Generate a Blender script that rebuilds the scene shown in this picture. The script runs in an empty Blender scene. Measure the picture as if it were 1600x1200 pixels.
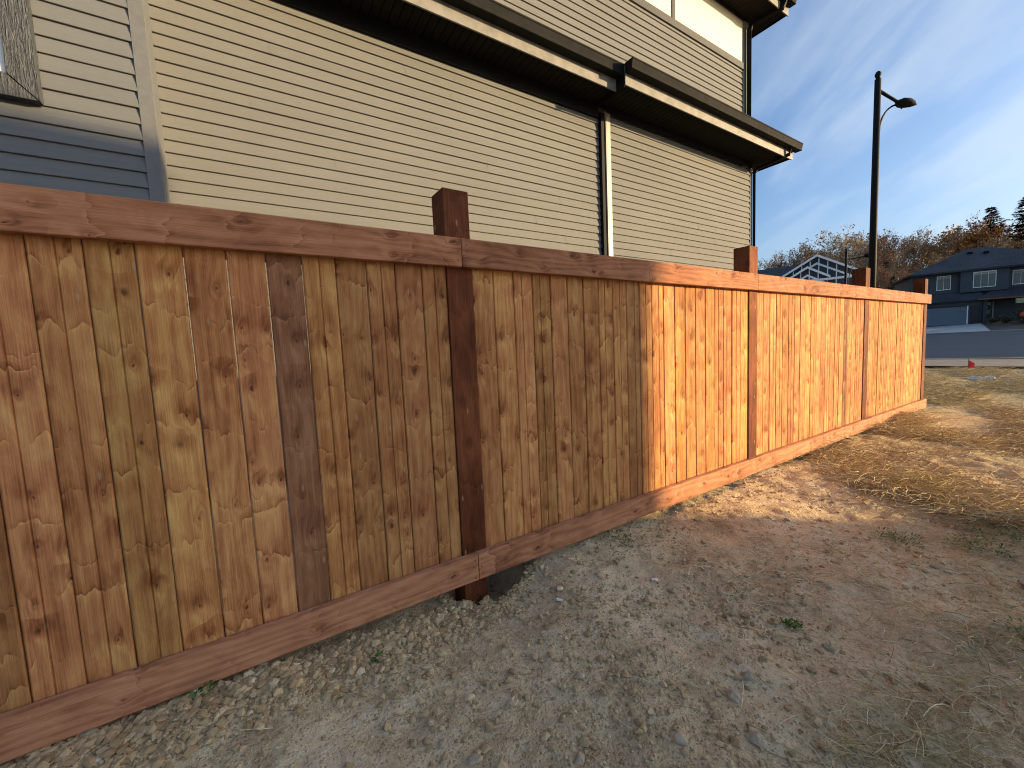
import bpy, bmesh, math, random
import numpy as np
from mathutils import Vector, Matrix, noise
R = math.radians
random.seed(11)
sc = bpy.context.scene
COL = sc.collection

# ------------------------------------------------------------------ camera
cam = bpy.data.cameras.new('camera'); camo = bpy.data.objects.new('camera', cam); COL.objects.link(camo)
cam.sensor_width = 36; cam.lens = 14.149; cam.clip_end = 2000; cam.clip_start = 0.02
_y, _p, _r = R(32.25), R(-4.84), R(-2.59)
_F = Vector((math.sin(_y)*math.cos(_p), math.cos(_y)*math.cos(_p), math.sin(_p)))
_Rt = Vector((math.cos(_y), -math.sin(_y), 0)); _U = _Rt.cross(_F)
_R2 = _Rt*math.cos(_r)+_U*math.sin(_r); _U2 = _U*math.cos(_r)-_Rt*math.sin(_r)
M = Matrix((_R2, _U2, -_F)).transposed().to_4x4(); M.translation = (0, -1.843, 1.334)
camo.matrix_world = M
sc.camera = camo

# ------------------------------------------------------------------ light and sky
SUN_AZ, SUN_EL = R(130), R(11)
sun_vec = Vector((math.sin(SUN_AZ)*math.cos(SUN_EL), math.cos(SUN_AZ)*math.cos(SUN_EL), math.sin(SUN_EL)))
sl = bpy.data.lights.new('sun', 'SUN'); sl.energy = 2.6; sl.angle = R(0.53); sl.color = (1.0, 0.71, 0.37)
so = bpy.data.objects.new('sun', sl); COL.objects.link(so)
so.rotation_euler = sun_vec.to_track_quat('Z', 'Y').to_euler(); so.location = (20, -15, 12)
sc.view_settings.view_transform = 'Standard'; sc.view_settings.look = 'None'
sc.view_settings.exposure = 2.0; sc.view_settings.gamma = 1; sc.view_settings.use_curve_mapping = False
sc.cycles.max_bounces = 6; sc.cycles.diffuse_bounces = 3; sc.cycles.glossy_bounces = 2; sc.cycles.transparent_max_bounces = 4
sc.cycles.use_denoising = True; sc.cycles.denoiser = 'OPENIMAGEDENOISE'; sc.cycles.denoising_input_passes = 'RGB_ALBEDO_NORMAL'; sc.cycles.denoising_prefilter = 'NONE'; sc.cycles.filter_width = 1.05; sc.cycles.use_adaptive_sampling = True; sc.cycles.adaptive_threshold = 0.018

class NT:
    """small node helper"""
    def __init__(s, tree): s.t = tree
    def n(s, kind, ins=None, **props):
        nd = s.t.nodes.new(kind)
        for k, v in props.items(): setattr(nd, k, v)
        for k, v in (ins or {}).items():
            if isinstance(v, bpy.types.NodeSocket): s.t.links.new(v, nd.inputs[k])
            else: nd.inputs[k].default_value = v
        return nd
    def m(s, op, a, b=0.0, c=None, clamp=False):
        nd = s.n('ShaderNodeMath', {0: a, 1: b}, operation=op, use_clamp=clamp)
        if c is not None:
            if isinstance(c, bpy.types.NodeSocket): s.t.links.new(c, nd.inputs[2])
            else: nd.inputs[2].default_value = c
        return nd.outputs[0]
    def mix(s, f, a, b, mode='MIX'):
        nd = s.t.nodes.new('ShaderNodeMix'); nd.data_type = 'RGBA'; nd.blend_type = mode
        for i, v in ((0, f), (6, a), (7, b)):
            if isinstance(v, bpy.types.NodeSocket): s.t.links.new(v, nd.inputs[i])
            elif i and len(v) == 3: nd.inputs[i].default_value = (*v, 1)
            else: nd.inputs[i].default_value = v
        return nd.outputs[2]
    def noise(s, vec, scale=1.0, detail=3, rough=0.5, dist=0.0, out=0):
        nd = s.n('ShaderNodeTexNoise', {'Vector': vec, 'Scale': scale, 'Detail': detail, 'Roughness': rough, 'Distortion': dist})
        return nd.outputs[out]
    def scale(s, vec, sx, sy, sz):
        return s.n('ShaderNodeVectorMath', {0: vec, 1: (sx, sy, sz)}, operation='MULTIPLY').outputs[0]
    def xyz(s, x, y, z): return s.n('ShaderNodeCombineXYZ', {0: x, 1: y, 2: z}).outputs[0]
    def ramp(s, f, stops):
        nd = s.n('ShaderNodeValToRGB', {0: f}); cr = nd.color_ramp
        while len(cr.elements) < len(stops): cr.elements.new(0.5)
        for e, (p, c) in zip(cr.elements, stops): e.position = p; e.color = (*c, 1) if len(c) == 3 else c
        return nd.outputs[0]
    def sm(s, v, lo, hi, a=0.0, b=1.0):
        return s.n('ShaderNodeMapRange', {0: v, 1: lo, 2: hi, 3: a, 4: b}, interpolation_type='SMOOTHSTEP').outputs[0]

world = bpy.data.worlds.new('World'); sc.world = world; world.use_nodes = True
W = NT(world.node_tree)
bg = world.node_tree.nodes['Background']
sky = W.n('ShaderNodeTexSky', sky_type='NISHITA', sun_disc=False, sun_elevation=SUN_EL, sun_rotation=SUN_AZ,
          air_density=1.0, dust_density=4.5, ozone_density=4.0, altitude=300)
SKY_ROT, SKY_SEED = 50, 12.3
dirv = W.n('ShaderNodeTexCoord').outputs['Generated']
sp = W.n('ShaderNodeSeparateXYZ', {0: dirv})
den = W.m('ADD', W.m('MAXIMUM', sp.outputs[2], 0.0), 0.16)
cx = W.m('DIVIDE', sp.outputs[0], den); cy = W.m('DIVIDE', sp.outputs[1], den)
ca, sa = math.cos(R(SKY_ROT)), math.sin(R(SKY_ROT))
u_ = W.m('ADD', W.m('MULTIPLY', cx, ca), W.m('MULTIPLY', cy, sa))
v_ = W.m('SUBTRACT', W.m('MULTIPLY', cy, ca), W.m('MULTIPLY', cx, sa))
c1 = W.noise(W.xyz(W.m('MULTIPLY', u_, 0.50), W.m('MULTIPLY', v_, 1.9), SKY_SEED), 1.15, 6, 0.52, 0.5)
c2 = W.noise(W.xyz(W.m('MULTIPLY', u_, 0.5), W.m('MULTIPLY', v_, 0.8), SKY_SEED+5.4), 0.8, 3, 0.5, 0.3)
cl = W.m('MULTIPLY', W.sm(c1, 0.40, 0.64), W.sm(c2, 0.32, 0.60, 0.2, 1.0))
veil = W.m('MULTIPLY_ADD', cl, 0.46, 0.0)
skyc = W.mix(veil, sky.outputs[0], (2.9, 3.3, 3.65, 1))
world.node_tree.links.new(skyc, bg.inputs[0]); bg.inputs[1].default_value = 0.070

# ------------------------------------------------------------------ materials
def new_mat(name):
    m = bpy.data.materials.new(name); m.use_nodes = True
    return m, NT(m.node_tree), m.node_tree.nodes['Principled BSDF']
def finish(m, T, b, col, rough=0.6, bump=None, bs=0.3, bd=0.01, metal=0.0, spec=None):
    if isinstance(col, bpy.types.NodeSocket): T.t.links.new(col, b.inputs['Base Color'])
    else: b.inputs['Base Color'].default_value = (*col, 1)
    if isinstance(rough, bpy.types.NodeSocket): T.t.links.new(rough, b.inputs['Roughness'])
    else: b.inputs['Roughness'].default_value = rough
    b.inputs['Metallic'].default_value = metal
    if spec is not None: b.inputs['Specular IOR Level'].default_value = spec
    if bump is not None:
        bn = T.n('ShaderNodeBump', {'Height': bump, 'Strength': bs, 'Distance': bd})
        T.t.links.new(bn.outputs[0], b.inputs['Normal'])
    return m
def flat(name, col, rough=0.6, var=0.12, sc_=6.0, metal=0.0, spec=None):
    """plain painted surface with slight mottling"""
    m, T, b = new_mat(name)
    o = T.n('ShaderNodeTexCoord').outputs['Object']
    nz = T.noise(o, sc_, 4, 0.6)
    f = T.sm(nz, 0.3, 0.7, 1-var, 1+var)
    c = T.mix(1.0, (*col, 1), T.n('ShaderNodeCombineColor', {0: f, 1: f, 2: f}).outputs[0], 'MULTIPLY')
    return finish(m, T, b, c, rough, T.noise(o, 60, 2), 0.08, 0.004, metal, spec)

def wood(name, axis, tones, knot=1.0, ringamp=1.0, stain=0.5):
    """sawn, stained softwood: rings bent round knots, flame figure, fine fibre, painted ridge shading; tones = list of (dark, mid, light)"""
    m, T, b = new_mat(name)
    o = T.n('ShaderNodeTexCoord').outputs['Object']; s = T.n('ShaderNodeSeparateXYZ', {0: o})
    L = s.outputs[2] if axis == 'z' else s.outputs[0]
    Wd = s.outputs[0] if axis == 'z' else s.outputs[2]
    D = s.outputs[1]
    rnd = T.n('ShaderNodeObjectInfo').outputs['Random']
    r1 = T.m('MULTIPLY', rnd, 57.3); r2 = T.m('FRACT', T.m('MULTIPLY', rnd, 37.7)); r3 = T.m('FRACT', T.m('MULTIPLY', rnd, 91.3))
    w0 = T.m('ADD', T.m('ADD', Wd, T.m('MULTIPLY', D, 0.6)), r1)
    l0 = T.m('ADD', L, T.m('MULTIPLY', rnd, 83.1))
    base = T.xyz(w0, l0, r1)
    # knots: sparse cells along the board
    kn = T.m('MULTIPLY', T.m('SUBTRACT', T.noise(T.scale(base, 40, 22, 1), 1.0, 2, 0.5), 0.5), 0.22)
    kx = T.m('ADD', T.m('MULTIPLY', w0, 11.0), kn); ky = T.m('ADD', T.m('MULTIPLY', l0, 6.0), kn)
    kv = T.n('ShaderNodeTexVoronoi', {'Vector': T.xyz(kx, ky, 0.0), 'Scale': 1.0, 'Randomness': 1.0}, voronoi_dimensions='2D')
    kd = kv.outputs['Distance']; kc = T.n('ShaderNodeSeparateColor', {0: kv.outputs['Color']}).outputs
    kpy = T.n('ShaderNodeSeparateXYZ', {0: kv.outputs['Position']}).outputs[1]
    sgn = T.m('SUBTRACT', ky, kpy)
    has = T.sm(kc[0], 0.50, 0.64)
    size = T.m('MULTIPLY_ADD', T.m('POWER', kc[1], 3.0), 0.10, 0.035)
    core = T.m('MULTIPLY', T.m('SUBTRACT', 1.0, T.sm(T.m('DIVIDE', kd, size), 0.35, 1.2)), has)
    halo = T.m('MULTIPLY', T.m('EXPONENT', T.m('MULTIPLY', kd, -6.0)), has)
    hal2 = T.m('MULTIPLY', T.m('EXPONENT', T.m('MULTIPLY', kd, -3.4)), has)
    flame = T.m('MULTIPLY', T.m('MULTIPLY', hal2, T.sm(sgn, -0.28, 0.22, 1.0, -1.0)), T.m('MULTIPLY_ADD', kc[2], 1.2, 0.2))  # dark above and pale below each knot: ridge shading and sheen painted into the colour
    # whorl rows: a scalloped crease across the board, shade on one side and highlight on the other painted into the colour
    wl = T.m('ADD', T.m('MULTIPLY', l0, 4.4), T.m('MULTIPLY', T.noise(T.scale(base, 19, 5, 1), 1.0, 2, 0.5), 0.95))
    wv = T.n('ShaderNodeTexVoronoi', {'W': wl, 'Scale': 1.0, 'Randomness': 1.0}, voronoi_dimensions='1D')
    wcol = T.n('ShaderNodeSeparateColor', {0: wv.outputs['Color']}).outputs
    wsg = T.m('SUBTRACT', wl, wv.outputs['W'])
    crease = T.m('MULTIPLY', T.m('EXPONENT', T.m('MULTIPLY', wv.outputs['Distance'], -7.0)), T.sm(wsg, -0.022, 0.022, 1.0, -1.0))
    wmask = T.sm(T.noise(T.scale(base, 17, 2.5, 1), 1.0, 1, 0.5), 0.40, 0.58)
    crease = T.m('MULTIPLY', crease, T.m('MULTIPLY', T.m('POWER', wcol[0], 1.6), wmask))
    thin = T.m('MULTIPLY', T.m('EXPONENT', T.m('MULTIPLY', wv.outputs['Distance'], -38.0)), T.sm(wsg, -0.006, 0.006, 1.0, -1.0))  # hairline ridge highlight with its dark edge, painted into the colour
    thin = T.m('MULTIPLY', thin, T.sm(T.noise(T.scale(base, 34, 3.1, 1), 1.0, 1, 0.5), 0.46, 0.60))
    n1 = T.noise(T.scale(base, 7, 1.1, 1), 1.0, 3, 0.55)
    wob = T.noise(T.scale(base, 3.0, 0.45, 1), 1.0, 2, 0.5)
    ru = T.m('ADD', T.m('ADD', T.m('MULTIPLY', w0, 150.0), T.m('MULTIPLY', wob, 64.0)), T.m('MULTIPLY', halo, 13.0))
    ring = T.m('MULTIPLY_ADD', T.m('SINE', ru), 0.5, 0.5)
    fib = T.noise(T.scale(base, 260, 5, 1), 1.0, 3, 0.7)
    fl = T.noise(T.scale(base, 13, 5.5, 1), 1.0, 3, 0.55, 0.9)     # flame figure
    big = T.noise(T.scale(base, 3.2, 1.6, 1), 1.0, 3, 0.55, 0.4)    # blotchy stain
    v = T.m('ADD', T.m('MULTIPLY', T.m('SUBTRACT', fl, 0.5), 0.80), T.m('MULTIPLY', T.m('SUBTRACT', big, 0.5), 0.9*stain*2))
    v = T.m('ADD', v, T.m('MULTIPLY', T.m('SUBTRACT', ring, 0.5), 0.16*ringamp))
    v = T.m('ADD', v, T.m('MULTIPLY', T.m('SUBTRACT', fib, 0.5), 0.85))
    v = T.m('ADD', v, T.m('MULTIPLY', T.m('SUBTRACT', n1, 0.5), 0.3))
    v = T.m('ADD', T.m('SUBTRACT', v, T.m('MULTIPLY', halo, 0.26*knot)), 0.54)
    v = T.m('ADD', v, T.m('ADD', T.m('MULTIPLY', flame, 0.46*knot), T.m('ADD', T.m('MULTIPLY', crease, 0.34*knot), T.m('MULTIPLY', thin, 0.34*knot))))
    cols = [T.ramp(v, [(0.08, t[0]), (0.5, t[1]), (0.92, t[2])]) for t in tones]
    c = cols[0]
    for i, cc in enumerate(cols[1:]):
        a = (i+1)/len(cols)
        c = T.mix(T.sm(r2, a-0.10, a+0.10), c, cc)
    br = T.m('MULTIPLY_ADD', r3, 0.34, 0.83)
    c = T.mix(1.0, c, T.n('ShaderNodeCombineColor', {0: br, 1: br, 2: br}).outputs[0], 'MULTIPLY')
    c = T.mix(T.m('MULTIPLY', core, 0.72*knot), c, (0.06, 0.026, 0.014))
    # pale scuffs and small resin spots
    pv = T.n('ShaderNodeTexVoronoi', {'Vector': T.xyz(T.m('MULTIPLY', w0, 17.0), T.m('MULTIPLY', l0, 5.0), 4.0), 'Scale': 1.0}, voronoi_dimensions='2D')
    pc = T.n('ShaderNodeSeparateColor', {0: pv.outputs['Color']}).outputs
    spot = T.m('MULTIPLY', T.m('SUBTRACT', 1.0, T.sm(pv.outputs['Distance'], 0.03, 0.11)), T.sm(pc[0], 0.80, 0.84))
    c = T.mix(T.m('MULTIPLY', spot, 0.5), c, (0.46, 0.33, 0.19))
    h = T.m('MULTIPLY', fib, 0.55)
    h = T.m('ADD', h, T.m('MULTIPLY', fl, 1.9))
    ro = T.m('MULTIPLY_ADD', fib, 0.22, 0.70)
    return finish(m, T, b, c, ro, h, 0.5, 0.006, spec=0.16)

TAN = ((0.22, 0.078, 0.023), (0.475, 0.206, 0.069), (0.66, 0.38, 0.124))
OLI = ((0.21, 0.084, 0.025), (0.435, 0.198, 0.067), (0.58, 0.33, 0.114))
RED = ((0.23, 0.076, 0.029), (0.465, 0.190, 0.076), (0.64, 0.34, 0.132))
UMB = ((0.15, 0.058, 0.026), (0.28, 0.124, 0.060), (0.42, 0.21, 0.11))
M_board = wood('stained_fence_board_wood', 'z', [TAN, RED, RED, TAN, RED, OLI, TAN, RED])
M_umber = wood('umber_stained_board_wood', 'z', [UMB])
RAIL = ((0.19, 0.070, 0.034), (0.375, 0.155, 0.076), (0.51, 0.235, 0.122))
M_rail = wood('stained_rail_wood', 'x', [RAIL], 1.0, 1.6, 0.5)
M_rail2 = wood('pinkish_kickboard_wood', 'x', [((0.24, 0.094, 0.048), (0.45, 0.196, 0.098), (0.60, 0.29, 0.158))], 1.0, 1.6, 0.5)
POST = ((0.06, 0.017, 0.006), (0.145, 0.043, 0.016), (0.24, 0.080, 0.033))
M_post = wood('dark_stained_post_wood', 'z', [POST], 0.5, 0.8, 0.8)
M_rack = flat('rough_weathered_timber', (0.22, 0.19, 0.16), 0.8, 0.25, 14)

def siding_mat(name, c, rough, spec=0.4):
    m, T, b = new_mat(name)
    g = T.n('ShaderNodeNewGeometry').outputs['Position']
    o = T.n('ShaderNodeTexCoord').outputs['Object']
    rnd = T.n('ShaderNodeObjectInfo').outputs['Random']
    blot = T.noise(T.scale(g, 0.6, 1, 1.2), 1.0, 4, 0.6)
    grit = T.noise(T.scale(o, 40, 40, 160), 1.0, 3, 0.6)
    f = T.m('ADD', T.sm(blot, 0.25, 0.75, 0.93, 1.06), T.m('MULTIPLY', T.m('SUBTRACT', grit, 0.5), 0.13))
    f = T.m('ADD', f, T.m('MULTIPLY', T.m('SUBTRACT', rnd, 0.5), 0.05))
    col = T.mix(1.0, (*c, 1), T.n('ShaderNodeCombineColor', {0: f, 1: f, 2: f}).outputs[0], 'MULTIPLY')
    wav = T.noise(T.scale(g, 1.6, 1, 2.5), 1.0, 2)
    h = T.m('ADD', T.m('MULTIPLY', grit, 0.08), T.m('MULTIPLY', wav, 1.2))
    return finish(m, T, b, col, rough, h, 0.25, 0.012, spec=spec)
M_tan = siding_mat('tan_vinyl_siding', (0.153, 0.156, 0.150), 0.78, 0.2)
M_grey = siding_mat('slate_grey_siding', (0.130, 0.140, 0.150), 0.75, 0.25)
M_beige_trim = flat('pale_beige_trim', (0.31, 0.295, 0.25), 0.45, 0.05)
M_grey_trim = flat('slate_grey_trim', (0.110, 0.118, 0.128), 0.7, 0.08, 20)
M_band = flat('charcoal_trim', (0.055, 0.057, 0.06), 0.75, 0.08, 20)
M_cream = flat('cream_panel', (0.80, 0.73, 0.55), 0.7, 0.03, 3)
M_black = flat('black_metal', (0.006, 0.006, 0.006), 0.7, 0.2, 10, 0, 0.2)
M_gutter = flat('black_gutter_metal', (0.016, 0.016, 0.0155), 0.85, 0.2, 8, 0, 0.1)
M_fascia = flat('grey_metal_fascia', (0.20, 0.195, 0.18), 0.65, 0.2, 5, 0.0, 0.3)
M_soffit = flat('dark_brown_soffit', (0.013, 0.0115, 0.0095), 0.8, 0.15, 8, 0, 0.08)
M_white = flat('white_vinyl', (0.88, 0.88, 0.86), 0.4, 0.04)
M_conc = flat('pale_concrete', (0.42, 0.415, 0.40), 0.85, 0.12, 1.2)
def grainy(name, c1, c2, s, rough=0.9):
    m, T, b = new_mat(name)
    o = T.n('ShaderNodeNewGeometry').outputs['Position']
    f = T.m('ADD', T.m('MULTIPLY', T.noise(o, s, 3, 0.7), 0.55), T.m('MULTIPLY', T.noise(o, s*0.05, 4, 0.6), 0.45))
    return finish(m, T, b, T.mix(T.sm(f, 0.36, 0.64), (*c1, 1), (*c2, 1)), rough, T.noise(o, s, 2), 0.3, 0.01)
M_shingle = grainy('dark_asphalt_shingle', (0.022, 0.026, 0.033), (0.06, 0.066, 0.078), 5.0)
M_asphalt = grainy('asphalt', (0.034, 0.037, 0.046), (0.056, 0.060, 0.070), 8.0)
M_walk = grainy('dusty_concrete', (0.10, 0.098, 0.092), (0.155, 0.15, 0.14), 3.0)
M_pad = grainy('sandy_concrete', (0.34, 0.29, 0.215), (0.46, 0.40, 0.31), 4.0)
M_mulch = grainy('bark_mulch', (0.030, 0.022, 0.016), (0.075, 0.055, 0.04), 5.0)
M_dkblue = flat('blue_black_siding', (0.050, 0.063, 0.072), 0.6, 0.12, 2)
M_garage = flat('steel_blue_door_paint', (0.115, 0.155, 0.19), 0.5, 0.06, 2)
M_navy = flat('charcoal_panel', (0.03, 0.034, 0.042), 0.6, 0.1, 2)
M_dkdoor = flat('near_black_door', (0.013, 0.014, 0.017), 0.45, 0.1)
def glass_mat():
    m, T, b = new_mat('window_glass')
    b.inputs['Base Color'].default_value = (0.07, 0.085, 0.085, 1); b.inputs['Roughness'].default_value = 0.06
    b.inputs['Specular IOR Level'].default_value = 0.9
    return m
M_glass = glass_mat()
def dirt_mat():
    m, T, b = new_mat('bare_dirt')
    g = T.n('ShaderNodeNewGeometry').outputs['Position']
    n_big = T.noise(g, 0.9, 3, 0.6); n_mid = T.noise(g, 6.0, 4, 0.68, 0.5); n_fine = T.noise(g, 55.0, 3, 0.7); n_vf = T.noise(g, 210.0, 1, 0.6)
    f = T.m('ADD', T.m('ADD', T.m('MULTIPLY', n_big, 0.40), T.m('MULTIPLY', n_mid, 0.42)), T.m('ADD', T.m('MULTIPLY', n_fine, 0.30), T.m('MULTIPLY', n_vf, 0.12)))
    c = T.ramp(f, [(0.46, (0.18, 0.122, 0.064)), (0.55, (0.43, 0.318, 0.178)), (0.65, (0.62, 0.475, 0.28)), (0.78, (0.74, 0.61, 0.41))])
    vo = T.n('ShaderNodeTexVoronoi', {'Vector': g, 'Scale': 85.0}); vc = T.n('ShaderNodeSeparateColor', {0: vo.outputs['Color']}).outputs
    peb = T.m('MULTIPLY', T.m('SUBTRACT', 1.0, T.sm(vo.outputs['Distance'], 0.15, 0.45)), T.sm(vc[0], 0.45, 0.6))
    c = T.mix(T.m('MULTIPLY', peb, 0.35), c, T.mix(vc[1], (0.22, 0.15, 0.085), (0.54, 0.41, 0.26)))
    # dry thatch colour farther out, grey cement dust by the post hole (both stored on the mesh)
    at = T.n('ShaderNodeSeparateColor', {0: T.n('ShaderNodeVertexColor', layer_name='mask').outputs[0]}).outputs
    th = T.noise(T.scale(g, 9, 9, 9), 1.0, 4, 0.75, 0.8)
    thc = T.ramp(th, [(0.3, (0.15, 0.110, 0.055)), (0.5, (0.35, 0.270, 0.130)), (0.72, (0.56, 0.46, 0.24))])
    c = T.mix(T.m('MULTIPLY', at[0], T.sm(n_mid, 0.35, 0.55)), c, thc)
    c = T.mix(T.m('MULTIPLY', at[1], T.sm(n_mid, 0.3, 0.6, 0.4, 1.0)), c, (0.52, 0.43, 0.31))
    h = T.m('ADD', T.m('MULTIPLY', n_mid, 1.6), T.m('ADD', T.m('MULTIPLY', n_fine, 0.8), T.m('MULTIPLY', peb, 0.45)))
    h = T.m('ADD', h, T.m('MULTIPLY', n_vf, 0.25))
    return finish(m, T, b, c, 0.95, h, 0.75, 0.014, spec=0.15)
M_dirt = dirt_mat()
def random_col(name, stops, rough=0.8, island=True, trans=0.0):
    m, T, b = new_mat(name)
    if island: r = T.n('ShaderNodeNewGeometry').outputs['Random Per Island']
    else: r = T.n('ShaderNodeObjectInfo').outputs['Random']
    c = T.ramp(r, stops)
    finish(m, T, b, c, rough, spec=0.2)
    return m
M_peb = random_col('gravel_stone', [(0, (0.32, 0.218, 0.112)), (0.5, (0.48, 0.345, 0.185)), (0.93, (0.60, 0.45, 0.255)), (1, (0.68, 0.56, 0.38))], 0.9)
M_stone = grainy('field_stone', (0.38, 0.285, 0.175), (0.56, 0.44, 0.29), 45.0)
M_straw = random_col('dry_straw', [(0, (0.28, 0.195, 0.085)), (0.35, (0.44, 0.33, 0.15)), (0.75, (0.60, 0.48, 0.25)), (1, (0.72, 0.63, 0.40))], 0.6)
M_leafg = random_col('green_weed_leaf', [(0, (0.03, 0.085, 0.015)), (0.6, (0.065, 0.15, 0.03)), (1, (0.16, 0.24, 0.05))], 0.6)
M_bark = grainy('grey_brown_bark', (0.085, 0.068, 0.052), (0.18, 0.15, 0.12), 3.0)
M_palebark = grainy('pale_tan_bark', (0.16, 0.128, 0.09), (0.30, 0.25, 0.185), 3.0)
M_leafs = [random_col('russet_leaf', [(0, (0.20, 0.085, 0.035)), (0.6, (0.34, 0.15, 0.06)), (1, (0.46, 0.25, 0.12))]),
           random_col('amber_leaf', [(0, (0.34, 0.13, 0.02)), (0.6, (0.58, 0.26, 0.035)), (1, (0.66, 0.36, 0.07))]),
           random_col('straw_coloured_leaf', [(0, (0.24, 0.15, 0.055)), (0.6, (0.38, 0.25, 0.095)), (1, (0.50, 0.36, 0.17))])]
M_needle = random_col('spruce_needles', [(0, (0.010, 0.020, 0.011)), (0.6, (0.022, 0.036, 0.019)), (1, (0.05, 0.062, 0.03))], 0.8)
M_shrub = random_col('garden_shrub_leaf', [(0, (0.022, 0.032, 0.015)), (0.6, (0.06, 0.06, 0.025)), (1, (0.16, 0.11, 0.05))], 0.8)
M_red = flat('red_flag_vinyl', (0.75, 0.03, 0.05), 0.5, 0.05)
M_orange = flat('orange_pumpkin_skin', (0.62, 0.10, 0.02), 0.5, 0.15, 4)
M_plastic = flat('white_plastic_film', (0.60, 0.61, 0.62), 0.35, 0.06)
M_sign = flat('pale_yellow_lantern_glass', (0.42, 0.40, 0.20), 0.4, 0.1)
M_nail = flat('steel_nail', (0.05, 0.04, 0.035), 0.45, 0.1)

# ------------------------------------------------------------------ helpers
def link(o, parent=None):
    COL.objects.link(o)
    if parent is not None: o.parent = parent
    return o
def tag(o, label=None, cat=None, group=None, kind=None):
    for k, v in (('label', label), ('category', cat), ('group', group), ('kind', kind)):
        if v: o[k] = v
    return o
def empty(name, loc=(0, 0, 0), rz=0.0):
    o = bpy.data.objects.new(name, None); o.location = loc; o.rotation_euler = (0, 0, rz); o.empty_display_size = 0.2
    return link(o)
def mesh(name, verts, faces, mats, smooth=False):
    me = bpy.data.meshes.new(name); me.from_pydata([tuple(v) for v in verts], [], [tuple(f) for f in faces])
    for m in (mats if isinstance(mats, (list, tuple)) else [mats]): me.materials.append(m)
    if smooth: me.polygons.foreach_set('use_smooth', [True]*len(me.polygons))
    me.update(); return me
def place(name, me, parent=None, loc=(0, 0, 0), rot=(0, 0, 0)):
    o = bpy.data.objects.new(name, me); o.location = loc; o.rotation_euler = rot
    return link(o, parent)
class MB:
    """collects boxes, tubes and prisms into one mesh"""
    def __init__(s): s.v = []; s.f = []
    def add(s, vs, fs):
        k = len(s.v); s.v += [tuple(v) for v in vs]; s.f += [tuple(i+k for i in f) for f in fs]; return s
    def box(s, x0, x1, y0, y1, z0, z1):
        return s.add([(x0, y0, z0), (x1, y0, z0), (x1, y1, z0), (x0, y1, z0), (x0, y0, z1), (x1, y0, z1), (x1, y1, z1), (x0, y1, z1)],
                     [(0, 3, 2, 1), (4, 5, 6, 7), (0, 1, 5, 4), (1, 2, 6, 5), (2, 3, 7, 6), (3, 0, 4, 7)])
    def tube(s, pts, rad, n=8, cap=True):
        pts = [Vector(p) for p in pts]; rad = rad if isinstance(rad, (list, tuple)) else [rad]*len(pts)
        vs = []; fs = []
        for i, p in enumerate(pts):
            d = (pts[min(i+1, len(pts)-1)]-pts[max(i-1, 0)]).normalized()
            a = d.cross(Vector((0.31, 0.9, 0.2))); a = a.normalized() if a.length > 1e-4 else Vector((1, 0, 0)); b2 = d.cross(a)
            for k in range(n):
                t = 2*math.pi*k/n; vs.append(p+(a*math.cos(t)+b2*math.sin(t))*rad[i])
        for i in range(len(pts)-1):
            for k in range(n): fs.append((i*n+k, i*n+(k+1) % n, (i+1)*n+(k+1) % n, (i+1)*n+k))
        if cap: fs.append(tuple(range(n-1, -1, -1))); fs.append(tuple((len(pts)-1)*n+k for k in range(n)))
        return s.add(vs, fs)
    def prism(s, prof, axis, a, b2):
        """profile of (p, q) pairs swept along one axis; x: (y,z), y: (x,z), z: (x,y)"""
        n = len(prof)
        mk = {'x': lambda p, q, t: (t, p, q), 'y': lambda p, q, t: (p, t, q), 'z': lambda p, q, t: (p, q, t)}[axis]
        vs = [mk(p, q, a) for p, q in prof]+[mk(p, q, b2) for p, q in prof]
        fs = [(i, (i+1) % n, n+(i+1) % n, n+i) for i in range(n)]+[tuple(range(n-1, -1, -1)), tuple(range(n, 2*n))]
        return s.add(vs, fs)
    def mesh(s, name, mat, smooth=False, bevel=0.0):
        me = mesh(name, s.v, s.f, mat, smooth)
        bm = bmesh.new(); bm.from_mesh(me)
        bmesh.ops.recalc_face_normals(bm, faces=bm.faces)
        if bevel: bmesh.ops.bevel(bm, geom=list(bm.edges), offset=bevel, segments=2, affect='EDGES', profile=0.6)
        bm.to_mesh(me); bm.free(); return me
    def put(s, name, mat, parent=None, loc=(0, 0, 0), rot=(0, 0, 0), smooth=False, bevel=0.0):
        """coordinates are given in the world (or parent) frame minus loc"""
        return place(name, s.mesh(name, mat, smooth, bevel), parent, loc, rot)
def box(name, mat, parent, x0, x1, y0, y1, z0, z1, bevel=0.0, o=(0, 0, 0)):
    """box in the parent's frame, origin at its centre"""
    c = ((x0+x1)/2, (y0+y1)/2, (z0+z1)/2)
    h = ((x1-x0)/2, (y1-y0)/2, (z1-z0)/2)
    return MB().box(-h[0], h[0], -h[1], h[1], -h[2], h[2]).put(name, mat, parent, (c[0]-o[0], c[1]-o[1], c[2]-o[2]), bevel=bevel)

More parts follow.
